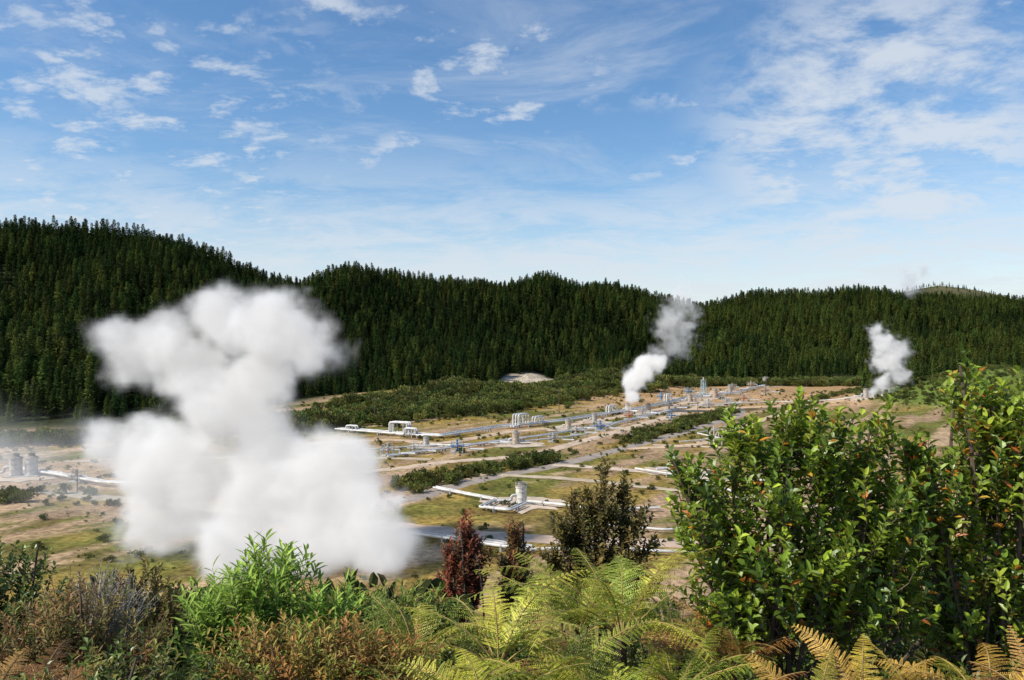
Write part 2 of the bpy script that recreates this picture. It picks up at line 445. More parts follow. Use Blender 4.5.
pipeline([(-57,262),(-36,248),(-21.6,241),(-4,267),(17,286),(55,343),(97,415)],4,.22,1.1,1.)
pipeline([(-31.7,201),(-14,219),(8.4,241),(38,283),(80,358)],2,.24,1.1,.8)
pipeline([(-15.4,159),(-8,152),(-2.8,147.5),(-5.6,141),(-.5,138.5),(2.2,144)],2,.2,.8,.7)
pipeline([(2.5,146),(8.6,143),(15.3,139),(26,140)],1,.25,1,.7)
pipeline([(-15,122),(-4.7,116),(2.5,112)],3,.22,.9,.8)
pipeline([(2.5,112),(12,113),(22,111),(34,112)],1,.25,.9,.6)
pipeline([(14,128),(24,124),(36,128)],1,.2,.9,.6)
pipeline([(-112,181),(-97,172),(-83.6,163),(-70,160)],2,.26,1.,1.)
pipeline([(36,181),(44,170),(58,163)],1,.25,1,.7)
pipeline([(18.7,265),(30,262),(38,283)],1,.25,1,.8)
pipeline([(1,227),(14,236),(23,246)],1,.25,1,.8)
pipeline([(-24,223),(-14,219)],1,.25,1,.8)
pipeline([(48,228),(62,236),(58,250),(72,268)],1,.2,1,.7)
pipeline([(48,331),(58,320),(66,332)],1,.3,1,.9)
pipeline([(97,415),(125,440),(165,519)],2,.3,1.2,1.1)
pipeline([(80,358),(120,372),(163,367)],1,.25,1.2,1.)
pipeline([(28,181),(40,168),(44,150)],1,.2,1.2,.7)
pipeline([(-40,214),(-20,222),(1,227)],1,.2,1.2,.7)
pipeline([(121,442),(112,420),(90,395)],1,.25,1.2,.9)

def loop(x,y,rz,w=6,h=4,n=3):
    b=MB()
    for j in range(n):
        o=(j-(n-1)/2)*1.1
        Q=[(-w/2-3,o,.9),(-w/2,o,.9),(-w/2,o,h),(w/2,o,h),(w/2,o,.9),(w/2+3,o,.9)]
        b.tube(rounded(Q,.7),.26,10,WHITE,0)
    for sx in(-1,1):
        for sy in (-1,1):
            b.box((sx*(w/2-.9),sy*(n*.55+.2),h/2-.2),(.18,.18,h-.2),(.5,.5,.5),1)
        b.box((sx*(w/2-.9),0,h-.42),(.2,n*1.1+.5,.2),(.5,.5,.5),1)
    o=b.build('pipeline_expansion_loop',[M_metal,M_paint],(x,y,hz(x,y)));o.rotation_euler=(0,0,rz)
loop(-35,249,-.45,6.5,4.2,3);loop(-31,244,-.45,4,2.8,2)
loop(3,272,.95,6,4.6,3);loop(9,278,.95,5,3.2,2)
loop(40,322,1.0,6,3.6,2);loop(74,378,1.,6,4.5,2);loop(-52,259,-.5,4,2.2,2)

def silencer(x,y,s=1.,col=(.55,.52,.47),rz=0,top=(.30,.26,.22),twin=False):
    b=MB()
    for cx in ((0,2.5) if twin else (0,)):
        b.lathe([(0,.25),(1.15,.25),(1.15,.45),(1.02,.5),(1.0,1.2),(1.05,1.22),(1.05,1.34),(1.0,1.36),(1.0,2.3),(1.05,2.32),(1.05,2.44),(1.0,2.46),(1.0,3.1),(1.12,3.12),(1.12,3.28)],22,(cx,0,0),col,0)
        b.lathe([(1.12,3.281),(.8,3.5),(.55,3.62),(.55,3.95),(.6,3.97),(.6,4.05),(.46,4.05),(.46,3.4),(0,3.3)],22,(cx,0,0),top,0)
    b.box((1.2 if twin else 0,0,.02),(5.6 if twin else 3.2,3.2,.45),(.5,.47,.42),1)
    b.tube(rounded([(-1.,0,1.7),(-1.9,0,1.7),(-1.9,0,.8),(-4.5,.6,.8)],.5),.26,10,SILV,2)
    for zz in np.arange(.5,3.3,.3): b.tube([(-.22,-1.18,zz),(.22,-1.18,zz)],.02,4,(.3,.3,.3),0)
    for sx in(-.22,.22): b.tube([(sx,-1.18,.25),(sx,-1.18,3.9)],.03,4,(.3,.3,.3),0)
    for a in np.arange(0,6.28,.79): b.tube([(1.1*math.cos(a),1.1*math.sin(a),3.2),(1.1*math.cos(a),1.1*math.sin(a),3.95)],.025,4,(.5,.5,.5),0)
    ring=[(1.1*math.cos(a),1.1*math.sin(a),3.95) for a in np.linspace(0,6.283,17)]
    b.tube(ring,.025,4,(.5,.5,.5),0)
    o=b.build('wellhead_silencer',[M_paint,M_conc,M_metal],(x,y,hz(x,y)));o.scale=(s,s,s);o.rotation_euler=(0,0,rz)
    p=MB();a=np.linspace(0,2*math.pi,25)[:-1];r=(6.2*s)*(1+.12*rng.normal(size=24));
    q=np.column_stack([x+r*np.cos(a)*1.25,y+r*np.sin(a)]);q=np.vstack([[x,y],q])
    p.add(np.column_stack([q,height(q[:,0],q[:,1])+.1]),[(0,i+1,(i+1)%24+1) for i in range(24)],(.58,.46,.34))
    p.build('gravel_pad',[M_road])
silencer(1.7,146.5,1.,(.72,.69,.63),.3);silencer(1.1,227,1,(.50,.40,.30))
silencer(18.7,265,.95,(.52,.42,.32));silencer(36.8,181,1.,(.60,.42,.26),.5)
silencer(56.7,331,1.,(.48,.38,.28));silencer(86,385,1.1,(.5,.4,.3));silencer(121,442,1.2,(.4,.34,.28))
silencer(165,519,1.5,(.5,.38,.3));silencer(-24,223,.8,(.55,.5,.44));silencer(-109,175,1.25,(.50,.48,.45),.2,twin=True)
silencer(48,331,1,(.5,.43,.36));silencer(163,367,1.1,(.5,.43,.36));silencer(104,408,1.3,(.52,.36,.25))
silencer(30,290,.9,(.45,.42,.38))

def wellhead(x,y,s=1.,col=(.08,.22,.42),rz=0):
    b=MB()
    b.box((0,0,.1),(2.6,2.6,.4),(.5,.46,.4),1)
    b.lathe([(.22,.3),(.22,.6),(.42,.6),(.42,.72),(.22,.72),(.22,1.1),(.36,1.15),(.36,1.55),(.22,1.6),(.22,1.9),(.42,1.9),(.42,2.02),(.2,2.02),(.2,2.6),(.32,2.6),(.32,2.7),(0,2.7)],12,(0,0,0),col,0)
    b.tube([(-1.5,0,1.35),(1.5,0,1.35)],.18,8,col,0)
    for sx in(-.9,.9): b.tube([(sx-.08,0,1.35),(sx+.08,0,1.35)],.34,10,col,0)
    w=[(.0+.35*math.cos(a),-.75,1.35+.35*math.sin(a)) for a in np.linspace(0,6.283,13)]
    b.tube(w,.035,4,(.6,.1,.05),0);b.tube([(0,-.75,1.35),(0,-.2,1.35)],.04,5,(.3,.3,.3),0)
    b.tube(rounded([(1.5,0,1.35),(2.4,0,1.35),(2.4,0,.7),(5.5,-.5,.7)],.4),.2,8,SILV,2)
    for sx in(-1.2,1.2):
        for sy in(-1.2,1.2): b.tube([(sx,sy,.3),(sx,sy,2.2)],.045,4,(.45,.44,.4),0)
    for zz in(1.7,2.2): b.tube([(-1.2,-1.2,zz),(1.2,-1.2,zz),(1.2,1.2,zz),(-1.2,1.2,zz),(-1.2,-1.2,zz)],.035,4,(.45,.44,.4),0)
    o=b.build('wellhead_valve',[M_paint,M_conc,M_metal],(x,y,hz(x,y)));o.scale=(s,)*3;o.rotation_euler=(0,0,rz)
for a in [(-14.6,212,1.3,(.10,.28,.5)),(29,262,1.3,(.10,.25,.5)),(-32,205,1.3,(.5,.5,.5)),(44,300,1.3,(.6,.2,.1)),(68,345,1.4,(.2,.2,.2)),
          (-92,168,1.,(.3,.3,.3)),(12,232,1.1,(.5,.5,.5)),(74,395,1.5,(.1,.3,.55)),(112,385,1.3,(.5,.15,.08)),(140,440,1.4,(.3,.25,.2)),(88,358,1.3,(.6,.6,.6)),(20,250,1.2,(.6,.58,.5)),(60,300,1.2,(.1,.25,.45)),(95,430,1.6,(.1,.3,.5)),
          (-26,210,1.1,(.6,.6,.58)),(34,240,1.,(.5,.3,.2)),(52,318,1.3,(.5,.5,.5)),(100,372,1.3,(.6,.55,.5)),(130,470,1.6,(.4,.35,.3)),(150,500,1.6,(.5,.4,.3))]:
    wellhead(*a)
def drilltower(x,y):
    b=MB();h=9
    for sx in(-1,1):
        for sy in(-1,1): b.tube([(sx*1.5,sy*1.5,0),(sx*.9,sy*.9,h)],.12,4,(.35,.5,.55),0)
    for k in range(5):
        z0=h*k/5;z1=h*(k+1)/5;r0=1.5-.6*k/5;r1=1.5-.6*(k+1)/5
        for (ax,ay),(bx,by) in [((-1,-1),(1,-1)),((1,-1),(1,1)),((1,1),(-1,1)),((-1,1),(-1,-1))]:
            b.tube([(ax*r0,ay*r0,z0),(bx*r1,by*r1,z1)],.06,4,(.35,.5,.55),0);b.tube([(ax*r1,ay*r1,z1),(bx*r1,by*r1,z1)],.07,4,(.35,.5,.55),0)
    b.lathe([(0,h),(1.3,h),(1.3,h+.15),(0,h+.15)],8,(0,0,0),(.4,.5,.55),0)
    b.tube([(0,0,0),(0,0,h+1.5)],.3,8,(.6,.6,.6),0)
    b.build('steel_pipe_tower',[M_paint],(x,y,hz(x,y)))
drilltower(99,412)
def pole(x,y,h,arm=True):
    b=MB();b.tube([(0,0,-.5),(0,0,h*.5),(0,0,h)],[.16,.13,.1],7,(.16,.11,.07),0)
    if arm:
        b.box((0,-.12,h-.6),(2.,.12,.14),(.16,.12,.08),0)
        for sx in(-.85,-.3,.3,.85): b.lathe([(.05,0),(.07,.1),(.03,.2),(0,.2)],6,(sx,-.12,h-.53),(.3,.3,.3),0)
    b.build('utility_pole',[M_bark],(x,y,hz(x,y)))
pole(-85.7,157,4.5);pole(19,322,10);pole(70,300,7);pole(-50,290,9)
b=MB()
for sx in(-1.6,-.5,.8,1.8):
    b.tube([(sx,0,-.3),(sx+rng.normal()*.1,0,4.6+rng.normal()*.5)],.17,6,(.6,.55,.47),0)
b.tube([(-1.8,0,4.1),(2,0,4.1)],.14,6,(.6,.55,.47),0);b.tube([(-1.6,0,.2),(.8,0,4.)],.11,6,(.6,.55,.47),0);b.tube([(-1.6,1.8,-.3),(-1.6,0,4.)],.12,6,(.6,.55,.47),0)
b.build('timber_frame',[M_bark],(58,227,hz(58,227)))

# ---------------------------------------------------------------- foreground plants
def shrub(name,loc,clumps,ntw,lpt,Ls,Ws,palette,wts,twl=.25,up=.7,mat=M_leaf,nstem=7,bark=(.10,.075,.05),spread=.9,lean=.5,edge=.5,accent=None):
    b=MB();cl=np.array(clumps,float)
    vol=cl[:,3]*cl[:,4]*cl[:,5];vol=vol**.8;vol/=vol.sum()
    ci=rng.choice(len(cl),ntw,p=vol);dr=unit(rnd(ntw));rr=rng.random(ntw)**(1/3*(1-edge)+.12*edge)
    rr*=rng.uniform(.75,1.18,ntw)
    tip=cl[ci,:3]+dr*cl[ci,3:]*rr[:,None]
    axis_c=np.array([cl[:,0].mean(),cl[:,1].mean(),cl[:,2].min()-.5])
    td=unit(unit(tip-axis_c)*lean+np.array([0,0,up])+.3*rnd(ntw)*.6+dr*.4)
    tl=twl*rng.uniform(.6,1.5,ntw);base=tip-td*tl[:,None]
    stems=[]
    for k in range(nstem):
        c=cl[k%len(cl),:3]+rng.normal(size=3)*cl[k%len(cl),3:]*.35
        r0=np.array([rng.normal()*.08,rng.normal()*.08,-.15]);mid=r0*.4+c*.6+rng.normal(size=3)*.08;mid[2]=r0[2]*.5+c[2]*.5
        q=smooth_line([r0,mid,c],.15);stems.append(q)
        b.tube(q,np.linspace(.026,.008,len(q))*max(1,np.linalg.norm(c)/2.2),5,bark,1)
    SP=np.concatenate(stems)
    for i in range(ntw):
        d=np.linalg.norm(SP-base[i],axis=1)+.6*np.maximum(0,SP[:,2]-base[i][2]+.1);j=d.argmin()
        m=(SP[j]+base[i])/2-np.array([0,0,.04])
        if d[j]<1.2: b.tube([SP[j],m,base[i],tip[i]],[.007,.006,.004,.002],3,bark,1,False)
    n=ntw*lpt;f=np.tile(np.linspace(.05,1,lpt),ntw)
    P=np.repeat(base,lpt,0)+np.repeat(td*tl[:,None],lpt,0)*f[:,None]
    A=np.repeat(td,lpt,0);u=unit(np.cross(A,np.array([.3,.2,1.])+.001));w=np.cross(A,u)
    g_=np.tile(np.arange(lpt)*2.4,ntw)+np.repeat(rng.random(ntw)*6.28,lpt)
    rad=np.cos(g_)[:,None]*u+np.sin(g_)[:,None]*w
    D=A*(.45+.5*f[:,None])+rad*spread+.15*rnd(n)
    Nn=unit(A-rad*.3+.25*rnd(n)+np.array([0,0,.4]))
    cc=pal(ntw,palette,wts,.1);cols=np.clip(np.repeat(cc,lpt,0)*(1+.15*rng.normal(size=(n,1))),.004,1)
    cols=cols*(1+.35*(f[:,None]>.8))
    if accent:
        kk=rng.random(n)<accent[1];cols[kk]=pal(kk.sum(),accent[0],[1]*len(accent[0]),.15)
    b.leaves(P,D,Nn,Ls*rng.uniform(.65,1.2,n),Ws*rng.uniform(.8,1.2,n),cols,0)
    return b.build(name,[mat,M_bark],loc)

G1=[(.16,.235,.02),(.23,.30,.028),(.10,.16,.018),(.33,.39,.038)]
YEL=[(.65,.28,.03),(.60,.38,.05),(.55,.17,.03)]
def gl(x,y,dz=0): return (x,y,hz(x,y)+dz)
shrub('broadleaf_shrub',gl(2.15,6.1),[(-.15,0,1.8,.48,.5,.42),(.35,.1,1.98,.36,.4,.3),(-.65,0,1.45,.32,.4,.42),(.6,0,1.5,.4,.5,.42),(0,-.1,1.15,.7,.5,.4),(-.35,.1,.75,.5,.5,.3),(.6,0,.85,.45,.5,.35),(.05,0,2.22,.2,.3,.14),(-.45,0,2.08,.14,.2,.16),(.66,0,2.08,.12,.2,.2),(-.85,0,1.75,.14,.2,.2)],
      740,12,.088,.042,G1,[4,4,3,2],.28,.8,M_leaf,18,accent=(YEL,.03),edge=.35,bark=(.13,.09,.06))
shrub('broadleaf_shrub',gl(3.75,6.3),[(0,0,2.,.36,.4,.5),(-.4,0,1.6,.36,.45,.45),(.35,0,1.7,.5,.5,.65),(0,0,.85,.7,.5,.45),(-.2,0,2.5,.12,.2,.22),(.12,0,2.45,.16,.2,.22),(-.6,0,2.,.12,.2,.2)],
      640,12,.088,.042,G1,[3,4,3,2],.28,.8,M_leaf,15,accent=(YEL,.08),edge=.35,bark=(.13,.09,.06))
shrub('broadleaf_shrub',gl(3.1,7.6),[(0,0,1.1,.7,.5,.8),(-.6,0,.8,.6,.5,.7),(.7,0,1.2,.6,.5,.8)],
      260,12,.075,.034,[(.08,.12,.018),(.11,.16,.024)],[1,1],.26,.7,M_leaf,8)
OL=[(.15,.125,.03),(.20,.16,.038),(.10,.09,.028),(.26,.18,.05)]
shrub('kanuka_tree',gl(1.55,14),[(0,0,4.0,.5,.45,.4),(-.55,0,3.6,.42,.5,.3),(.55,0,3.7,.38,.5,.35),(0,0,3.1,.75,.6,.4),(.45,0,2.6,.55,.6,.4),(-.45,0,2.4,.6,.6,.4),(.05,0,4.65,.14,.2,.2),(.45,0,4.3,.14,.2,.2),(-.5,0,4.1,.14,.2,.16),(.85,0,3.3,.22,.3,.15),(-.9,0,3.1,.2,.3,.15)],
      720,13,.11,.044,OL,[3,3,2,1.5],.36,.5,M_soft,12,bark=(.08,.055,.035),edge=.2)
RD=[(.28,.075,.035),(.22,.08,.04),(.16,.09,.04),(.34,.10,.045)]
shrub('red_tipped_shrub',gl(-.72,12),[(0,0,2.95,.16,.2,.35),(.12,0,2.55,.3,.3,.4),(-.1,0,2.1,.4,.35,.5),(-.22,0,2.65,.12,.2,.3)],340,13,.085,.034,RD,[3,2,2,1],.28,1.0,M_soft,6)
shrub('red_tipped_shrub',gl(.05,12.3),[(0,0,2.95,.15,.2,.35),(0,0,2.6,.28,.3,.4),(.05,0,2.1,.38,.35,.5)],310,13,.085,.034,[(.22,.13,.04),(.27,.11,.04),(.15,.13,.04)],[3,2,2],.28,1.0,M_soft,6)
LG=[(.24,.36,.05),(.32,.44,.065),(.17,.26,.04)]
shrub('willow_leaf_shrub',gl(-2.1,7),[(0,0,1.1,.4,.4,.32),(-.5,0,.85,.35,.4,.3),(.55,0,.9,.25,.4,.22),(0,0,.5,.85,.5,.35)],380,13,.135,.026,LG,[3,3,1],.32,1.1,M_soft,9)
shrub('willow_leaf_shrub',gl(-1.15,8.4),[(0,0,1.2,.35,.3,.22),(.4,0,1.0,.3,.3,.3),(0,0,.7,.7,.4,.4)],200,12,.11,.024,[(.18,.24,.04),(.24,.29,.045)],[1,1],.28,1.,M_soft,6)
DG=[(.11,.155,.03),(.15,.205,.035),(.08,.115,.025)]
shrub('dark_leafy_shrub',gl(-5.1,8),[(0,0,1.3,.45,.5,.42),(-.5,0,1.45,.5,.5,.4),(.35,0,.9,.45,.5,.4),(0,0,.6,.9,.5,.5)],400,13,.08,.034,DG+[(.24,.25,.06)],[3,3,2,3],.28,.7,M_leaf,8)
shrub('dark_leafy_shrub',gl(-3.95,8.4),[(0,0,1.35,.3,.4,.3),(.35,0,1.1,.35,.4,.3),(-.2,0,.8,.5,.5,.5)],280,13,.065,.028,OL,[2,2,2,1],.24,.7,M_soft,7)
HB=[(.32,.17,.06),(.32,.24,.075),(.22,.17,.05),(.20,.22,.045)]
shrub('heath_shrub',gl(-3.4,6.2),[(0,0,.75,.4,.4,.25),(-.45,0,.5,.5,.4,.25),(.4,0,.45,.4,.4,.25),(0,-.2,.3,.9,.5,.25)],460,15,.065,.015,HB,[3,3,2,2],.30,.6,M_soft,9,bark=(.16,.10,.06))
shrub('dead_twig_shrub',gl(-3.45,6.6),[(0,0,.98,.28,.3,.14),(.2,0,.85,.3,.3,.16)],150,7,.04,.007,[(.48,.42,.34),(.38,.33,.26)],[1,1],.38,.3,M_soft,12,bark=(.42,.37,.31))
shrub('heath_shrub',gl(-1.2,5.6),[(0,0,.5,.4,.4,.2),(-.5,0,.45,.5,.4,.22),(.4,0,.4,.4,.4,.18)],320,14,.065,.016,[(.38,.18,.045),(.34,.25,.05),(.26,.30,.05),(.46,.26,.07)],[3,3,2,1],.28,.7,M_soft,8,bark=(.18,.11,.05))
for (x,y,s_) in [(-4.6,6.2,.8),(-2.5,5.2,.55),(-.2,6.6,.6),(1.1,7.5,.7),(.5,5.3,.25),(1.6,5.1,.3),(2.9,5.1,.35),(3.8,5.2,.45),(-1.2,9.,1.),(0.3,9.5,1.0),(2.,9.5,1.4),(-3.,9.,.9)]:
    shrub('undergrowth_shrub',gl(x,y),[(0,0,.75*s_,.6,.45,.35*s_),(.3,0,.45*s_,.6,.4,.4*s_),(-.4,0,.45*s_,.6,.4,.4*s_)],130,11,.065,.028,DG+[(.24,.22,.05)],[3,3,2,3],.22,.7,M_leaf,5)

def frond(b,o,az,el,Ln,droop,col,pl=.26,npin=22,npn=14,roll=0.):
    k=npin+4
    s=np.linspace(0,1,k);e=el-droop*s**1.3
    a=az+rng.normal()*.25*s
    T=np.stack([np.cos(e)*np.cos(a),np.cos(e)*np.sin(a),np.sin(e)],1)
    P=np.array(o)+np.cumsum(T*(Ln/k),0)
    b.tube(P,np.linspace(.008,.002,k),4,(.36,.24,.08),1,False)
    S=unit(np.cross(T,np.array([0,0,1.])));S=unit(S+roll*np.cross(S,T));N=np.cross(S,T)
    pp=[];dd=[];nn=[];ll=[];cs=[]
    for sd in(-1,1):
        idx=np.arange(4,k);ss=(idx-4)/(k-4)
        prof=np.minimum(1,(ss+.2)*2.4)**.8*(1-ss)**.7*rng.uniform(.85,1.08,len(idx))
        pd=unit(S[idx]*sd*.92+T[idx]*.45-N[idx]*.14+.09*rng.normal(size=(len(idx),3)))
        q=(np.arange(npn)+.5)/npn
        base=P[idx][:,None,:]+pd[:,None,:]*(prof*pl)[:,None,None]*q[None,:,None]-N[idx][:,None,:]*(q**2*.22)[None,:,None]*(prof*pl)[:,None,None]
        w=(prof*pl)[:,None]*.125*(1-q[None,:]*.82)+.004
        perp=unit(np.cross(pd,N[idx]))
        pc=rng.uniform(.65,1.3,len(idx))[:,None]*np.ones((1,npn))
        for s2 in(-1,1):
            D=perp[:,None,:]*s2+pd[:,None,:]*.5+0*base
            pp.append(base.reshape(-1,3));dd.append(D.reshape(-1,3));nn.append(np.broadcast_to(N[idx][:,None,:],base.shape).reshape(-1,3));ll.append(w.ravel());cs.append(pc.ravel())
    pp=np.concatenate(pp);dd=np.concatenate(dd);nn=np.concatenate(nn);ll=np.concatenate(ll);n=len(pp);cs=np.concatenate(cs)
    cols=np.clip(np.tile(np.array(col),(n,1))*(cs*(1+.12*rng.normal(size=n)))[:,None],.01,1)
    b.blades(pp,dd,nn+.25*rnd(n),ll,np.maximum(ll*.5,.008),cols,0)
def fern(x,y,n=12,Ln=1.0,hh=.35,pal_=((.42,.46,.05),(.54,.52,.06),(.28,.36,.045)),el=(.55,1.2),droop=(.7,1.5),pl=.26,name='fern_plant',dead=2):
    b=MB()
    b.tube([(0,0,-.2),(0,0,hh)],[.06,.04],7,(.06,.04,.025),1)
    a0=rng.random()*6.28
    for i in range(n):
        c=np.array(pal_[rng.integers(len(pal_))])*rng.uniform(.65,1.15)
        frond(b,(0,0,hh),a0+i*2.4+rng.normal()*.15,rng.uniform(*el),Ln*rng.uniform(.75,1.15),rng.uniform(*droop),c,pl*Ln*rng.uniform(.85,1.1),roll=rng.normal()*.35)
    for i in range(dead):
        frond(b,(0,0,hh-.05),rng.random()*6.28,rng.uniform(.1,.5),Ln*.75,rng.uniform(1.2,1.9),np.array((.36,.18,.06)),pl*Ln*.7,roll=rng.normal()*.5)
    return b.build(name,[M_fern,M_bark],gl(x,y))
fern(.85,6.2,12,1.2,.45);fern(-.1,6.0,11,1.05,.2);fern(-.8,6.6,10,.95,.3);fern(1.35,6.4,10,.95,.35)
fern(.6,7.2,10,1.1,.6);fern(-.15,5.1,9,.85,-.05);fern(.75,5.1,9,.9,-.05);fern(-.6,5.3,8,.8,-.05)
fern(.3,5.5,9,.85,.1);fern(1.15,5.6,9,.85,.1);fern(.1,4.7,8,.75,-.1)
YF=((.56,.42,.06),(.62,.38,.07),(.46,.42,.05))
fern(1.9,5.,9,.7,0,YF);fern(3.0,5.0,10,.75,.12,YF);fern(2.45,4.7,9,.65,.05,YF);fern(2.85,4.5,8,.6,.15,YF);fern(2.3,5.2,8,.7,.1,YF)
BR=((.45,.21,.06),(.36,.17,.05),(.52,.30,.09))
for (x,y,n_,l_,h_) in [(-1.45,5.4,9,.7,-.05),(1.3,5.1,8,.7,-.05),(1.65,6.0,8,.75,.2),(3.3,4.9,8,.6,.1),(-3.0,5.0,8,.65,.1),(-2.0,5.0,8,.6,-.05),(-3.5,5.3,8,.65,.05)]:
    fern(x,y,n_,l_,h_,BR,name='dead_bracken_plant',dead=0)
fern(-1.0,5.1,9,.65,-.05,((.42,.32,.07),(.46,.24,.06)),name='dead_bracken_plant')
fern(-2.7,5.3,9,.7,-.1,((.32,.35,.05),(.42,.26,.07)))

# ---------------------------------------------------------------- steam
def steam(name,balls,dens,scatter_glow,bmin,bmax,vox,warp=(6.,.12),soft=3.,amp=4.,nscale=.12,k=3.,vor=.6,pw_=1.6,col=(1,.97,.94)):
    me=bpy.data.meshes.new(name);o=bpy.data.objects.new(name,me);COL.objects.link(o)
    m,nt,out=newmat(name+'_glowing_vapour');N=nt.nodes;L=nt.links
    at=N.new('ShaderNodeAttribute');at.attribute_name='density'
    mu=N.new('ShaderNodeMath');mu.operation='MULTIPLY';mu.inputs[1].default_value=dens;L.new(at.outputs['Fac'],mu.inputs[0])
    vs=N.new('ShaderNodeVolumeScatter');vs.inputs['Color'].default_value=(1,1,1,1);vs.inputs['Anisotropy'].default_value=0
    L.new(mu.outputs[0],vs.inputs['Density'])
    em=N.new('ShaderNodeEmission');em.inputs[0].default_value=(*col,1)  # even glow added to stand in for multiple scattering inside the steam
    me_=N.new('ShaderNodeMath');me_.operation='MULTIPLY';me_.inputs[1].default_value=scatter_glow;L.new(mu.outputs[0],me_.inputs[0]);L.new(me_.outputs[0],em.inputs[1])
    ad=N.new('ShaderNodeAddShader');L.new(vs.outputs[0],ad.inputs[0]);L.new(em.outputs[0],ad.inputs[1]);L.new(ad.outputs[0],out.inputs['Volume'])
    ng=bpy.data.node_groups.new(name+'_nodes','GeometryNodeTree')
    ng.interface.new_socket('Geometry',in_out='INPUT',socket_type='NodeSocketGeometry')
    ng.interface.new_socket('Geometry',in_out='OUTPUT',socket_type='NodeSocketGeometry')
    N=ng.nodes;L=ng.links;go=N.new('NodeGroupOutput')
    pos=N.new('GeometryNodeInputPosition')
    wn=N.new('ShaderNodeTexNoise');wn.inputs['Scale'].default_value=warp[1];wn.inputs['Detail'].default_value=4;L.new(pos.outputs[0],wn.inputs['Vector'])
    sb=N.new('ShaderNodeVectorMath');sb.operation='SUBTRACT';sb.inputs[1].default_value=(.5,.5,.5);L.new(wn.outputs['Color'],sb.inputs[0])
    sc_=N.new('ShaderNodeVectorMath');sc_.operation='SCALE';sc_.inputs['Scale'].default_value=warp[0]*2;L.new(sb.outputs[0],sc_.inputs[0])
    pw=N.new('ShaderNodeVectorMath');pw.operation='ADD';L.new(pos.outputs[0],pw.inputs[0]);L.new(sc_.outputs[0],pw.inputs[1])
    cur=None
    for (x,y,z,r) in balls:
        d=N.new('ShaderNodeVectorMath');d.operation='DISTANCE';L.new(pw.outputs[0],d.inputs[0]);d.inputs[1].default_value=(x,y,z)
        s_=N.new('ShaderNodeMath');s_.operation='SUBTRACT';L.new(d.outputs['Value'],s_.inputs[0]);s_.inputs[1].default_value=r
        if cur is None: cur=s_.outputs[0]
        else:
            q=N.new('ShaderNodeMath');q.operation='SMOOTH_MIN';L.new(cur,q.inputs[0]);L.new(s_.outputs[0],q.inputs[1]);q.inputs[2].default_value=k;cur=q.outputs[0]
    n1=N.new('ShaderNodeTexNoise');n1.inputs['Scale'].default_value=nscale;n1.inputs['Detail'].default_value=7;n1.inputs['Roughness'].default_value=.66;L.new(pw.outputs[0],n1.inputs['Vector'])
    vo=N.new('ShaderNodeTexVoronoi');vo.feature='F1';vo.inputs['Scale'].default_value=nscale*1.6;vo.inputs['Detail'].default_value=3;vo.inputs['Roughness'].default_value=.6
    L.new(pw.outputs[0],vo.inputs['Vector'])
    a1=N.new('ShaderNodeMath');a1.operation='MULTIPLY_ADD';L.new(vo.outputs['Distance'],a1.inputs[0]);a1.inputs[1].default_value=amp*vor;L.new(cur,a1.inputs[2])
    a2=N.new('ShaderNodeMath');a2.operation='MULTIPLY_ADD';L.new(n1.outputs[0],a2.inputs[0]);a2.inputs[1].default_value=-amp*2.6;L.new(a1.outputs[0],a2.inputs[2])
    a3=N.new('ShaderNodeMath');a3.operation='ADD';L.new(a2.outputs[0],a3.inputs[0]);a3.inputs[1].default_value=amp*(1.3-.45*vor)
    mr=N.new('ShaderNodeMapRange');mr.interpolation_type='SMOOTHSTEP';L.new(a3.outputs[0],mr.inputs['Value'])
    mr.inputs['From Min'].default_value=soft;mr.inputs['From Max'].default_value=-soft;mr.inputs['To Min'].default_value=0;mr.inputs['To Max'].default_value=1
    pw2=N.new('ShaderNodeMath');pw2.operation='POWER';L.new(mr.outputs[0],pw2.inputs[0]);pw2.inputs[1].default_value=pw_
    vc=N.new('GeometryNodeVolumeCube')
    L.new(pw2.outputs[0],vc.inputs['Density']);vc.inputs['Min'].default_value=bmin;vc.inputs['Max'].default_value=bmax
    for a_,nm in enumerate(['Resolution X','Resolution Y','Resolution Z']): vc.inputs[nm].default_value=int((bmax[a_]-bmin[a_])/vox)
    sm_=N.new('GeometryNodeSetMaterial');sm_.inputs['Material'].default_value=m
    L.new(vc.outputs[0],sm_.inputs['Geometry']);L.new(sm_.outputs[0],go.inputs[0])
    md=o.modifiers.new('vapour','NODES');md.node_group=ng
    me.materials.append(m)
    return o
def pb(u,v,rp,y,dy=0):  # plume puffs sketched at the plume's own distance y (metres)
    k=y/796.;return ((u-512)*k,y+dy,30-(v-340)*k,rp*k)
A=[pb(130,352,42,112),pb(170,342,44,112,-2),pb(215,322,44,112,2),pb(272,334,46,112,-2),pb(308,350,46,112,-2),pb(200,372,50,112),pb(255,380,48,112),pb(225,415,50,110),
   pb(104,445,36,112),pb(140,455,44,112,2),pb(185,470,62,110),pb(260,475,70,110,3),pb(325,490,68,110,-2),pb(380,530,54,108,-3),pb(165,530,54,108,2),pb(240,540,60,106,-2),pb(320,550,54,106,-2)]
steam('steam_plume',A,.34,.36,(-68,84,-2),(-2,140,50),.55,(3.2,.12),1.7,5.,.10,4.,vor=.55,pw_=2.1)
Bp=[pb(629,410,5,330),pb(632,396,10,330),pb(634,380,14,330),pb(644,368,15,330),pb(656,362,12,330)]
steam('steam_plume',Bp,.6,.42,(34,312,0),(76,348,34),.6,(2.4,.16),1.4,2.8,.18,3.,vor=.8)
B2=[pb(660,350,13,330),pb(672,343,17,331),pb(684,332,18,332),pb(670,322,18,331),pb(684,308,17,332),pb(674,292,13,331),pb(682,278,8,331),pb(684,350,11,331)]
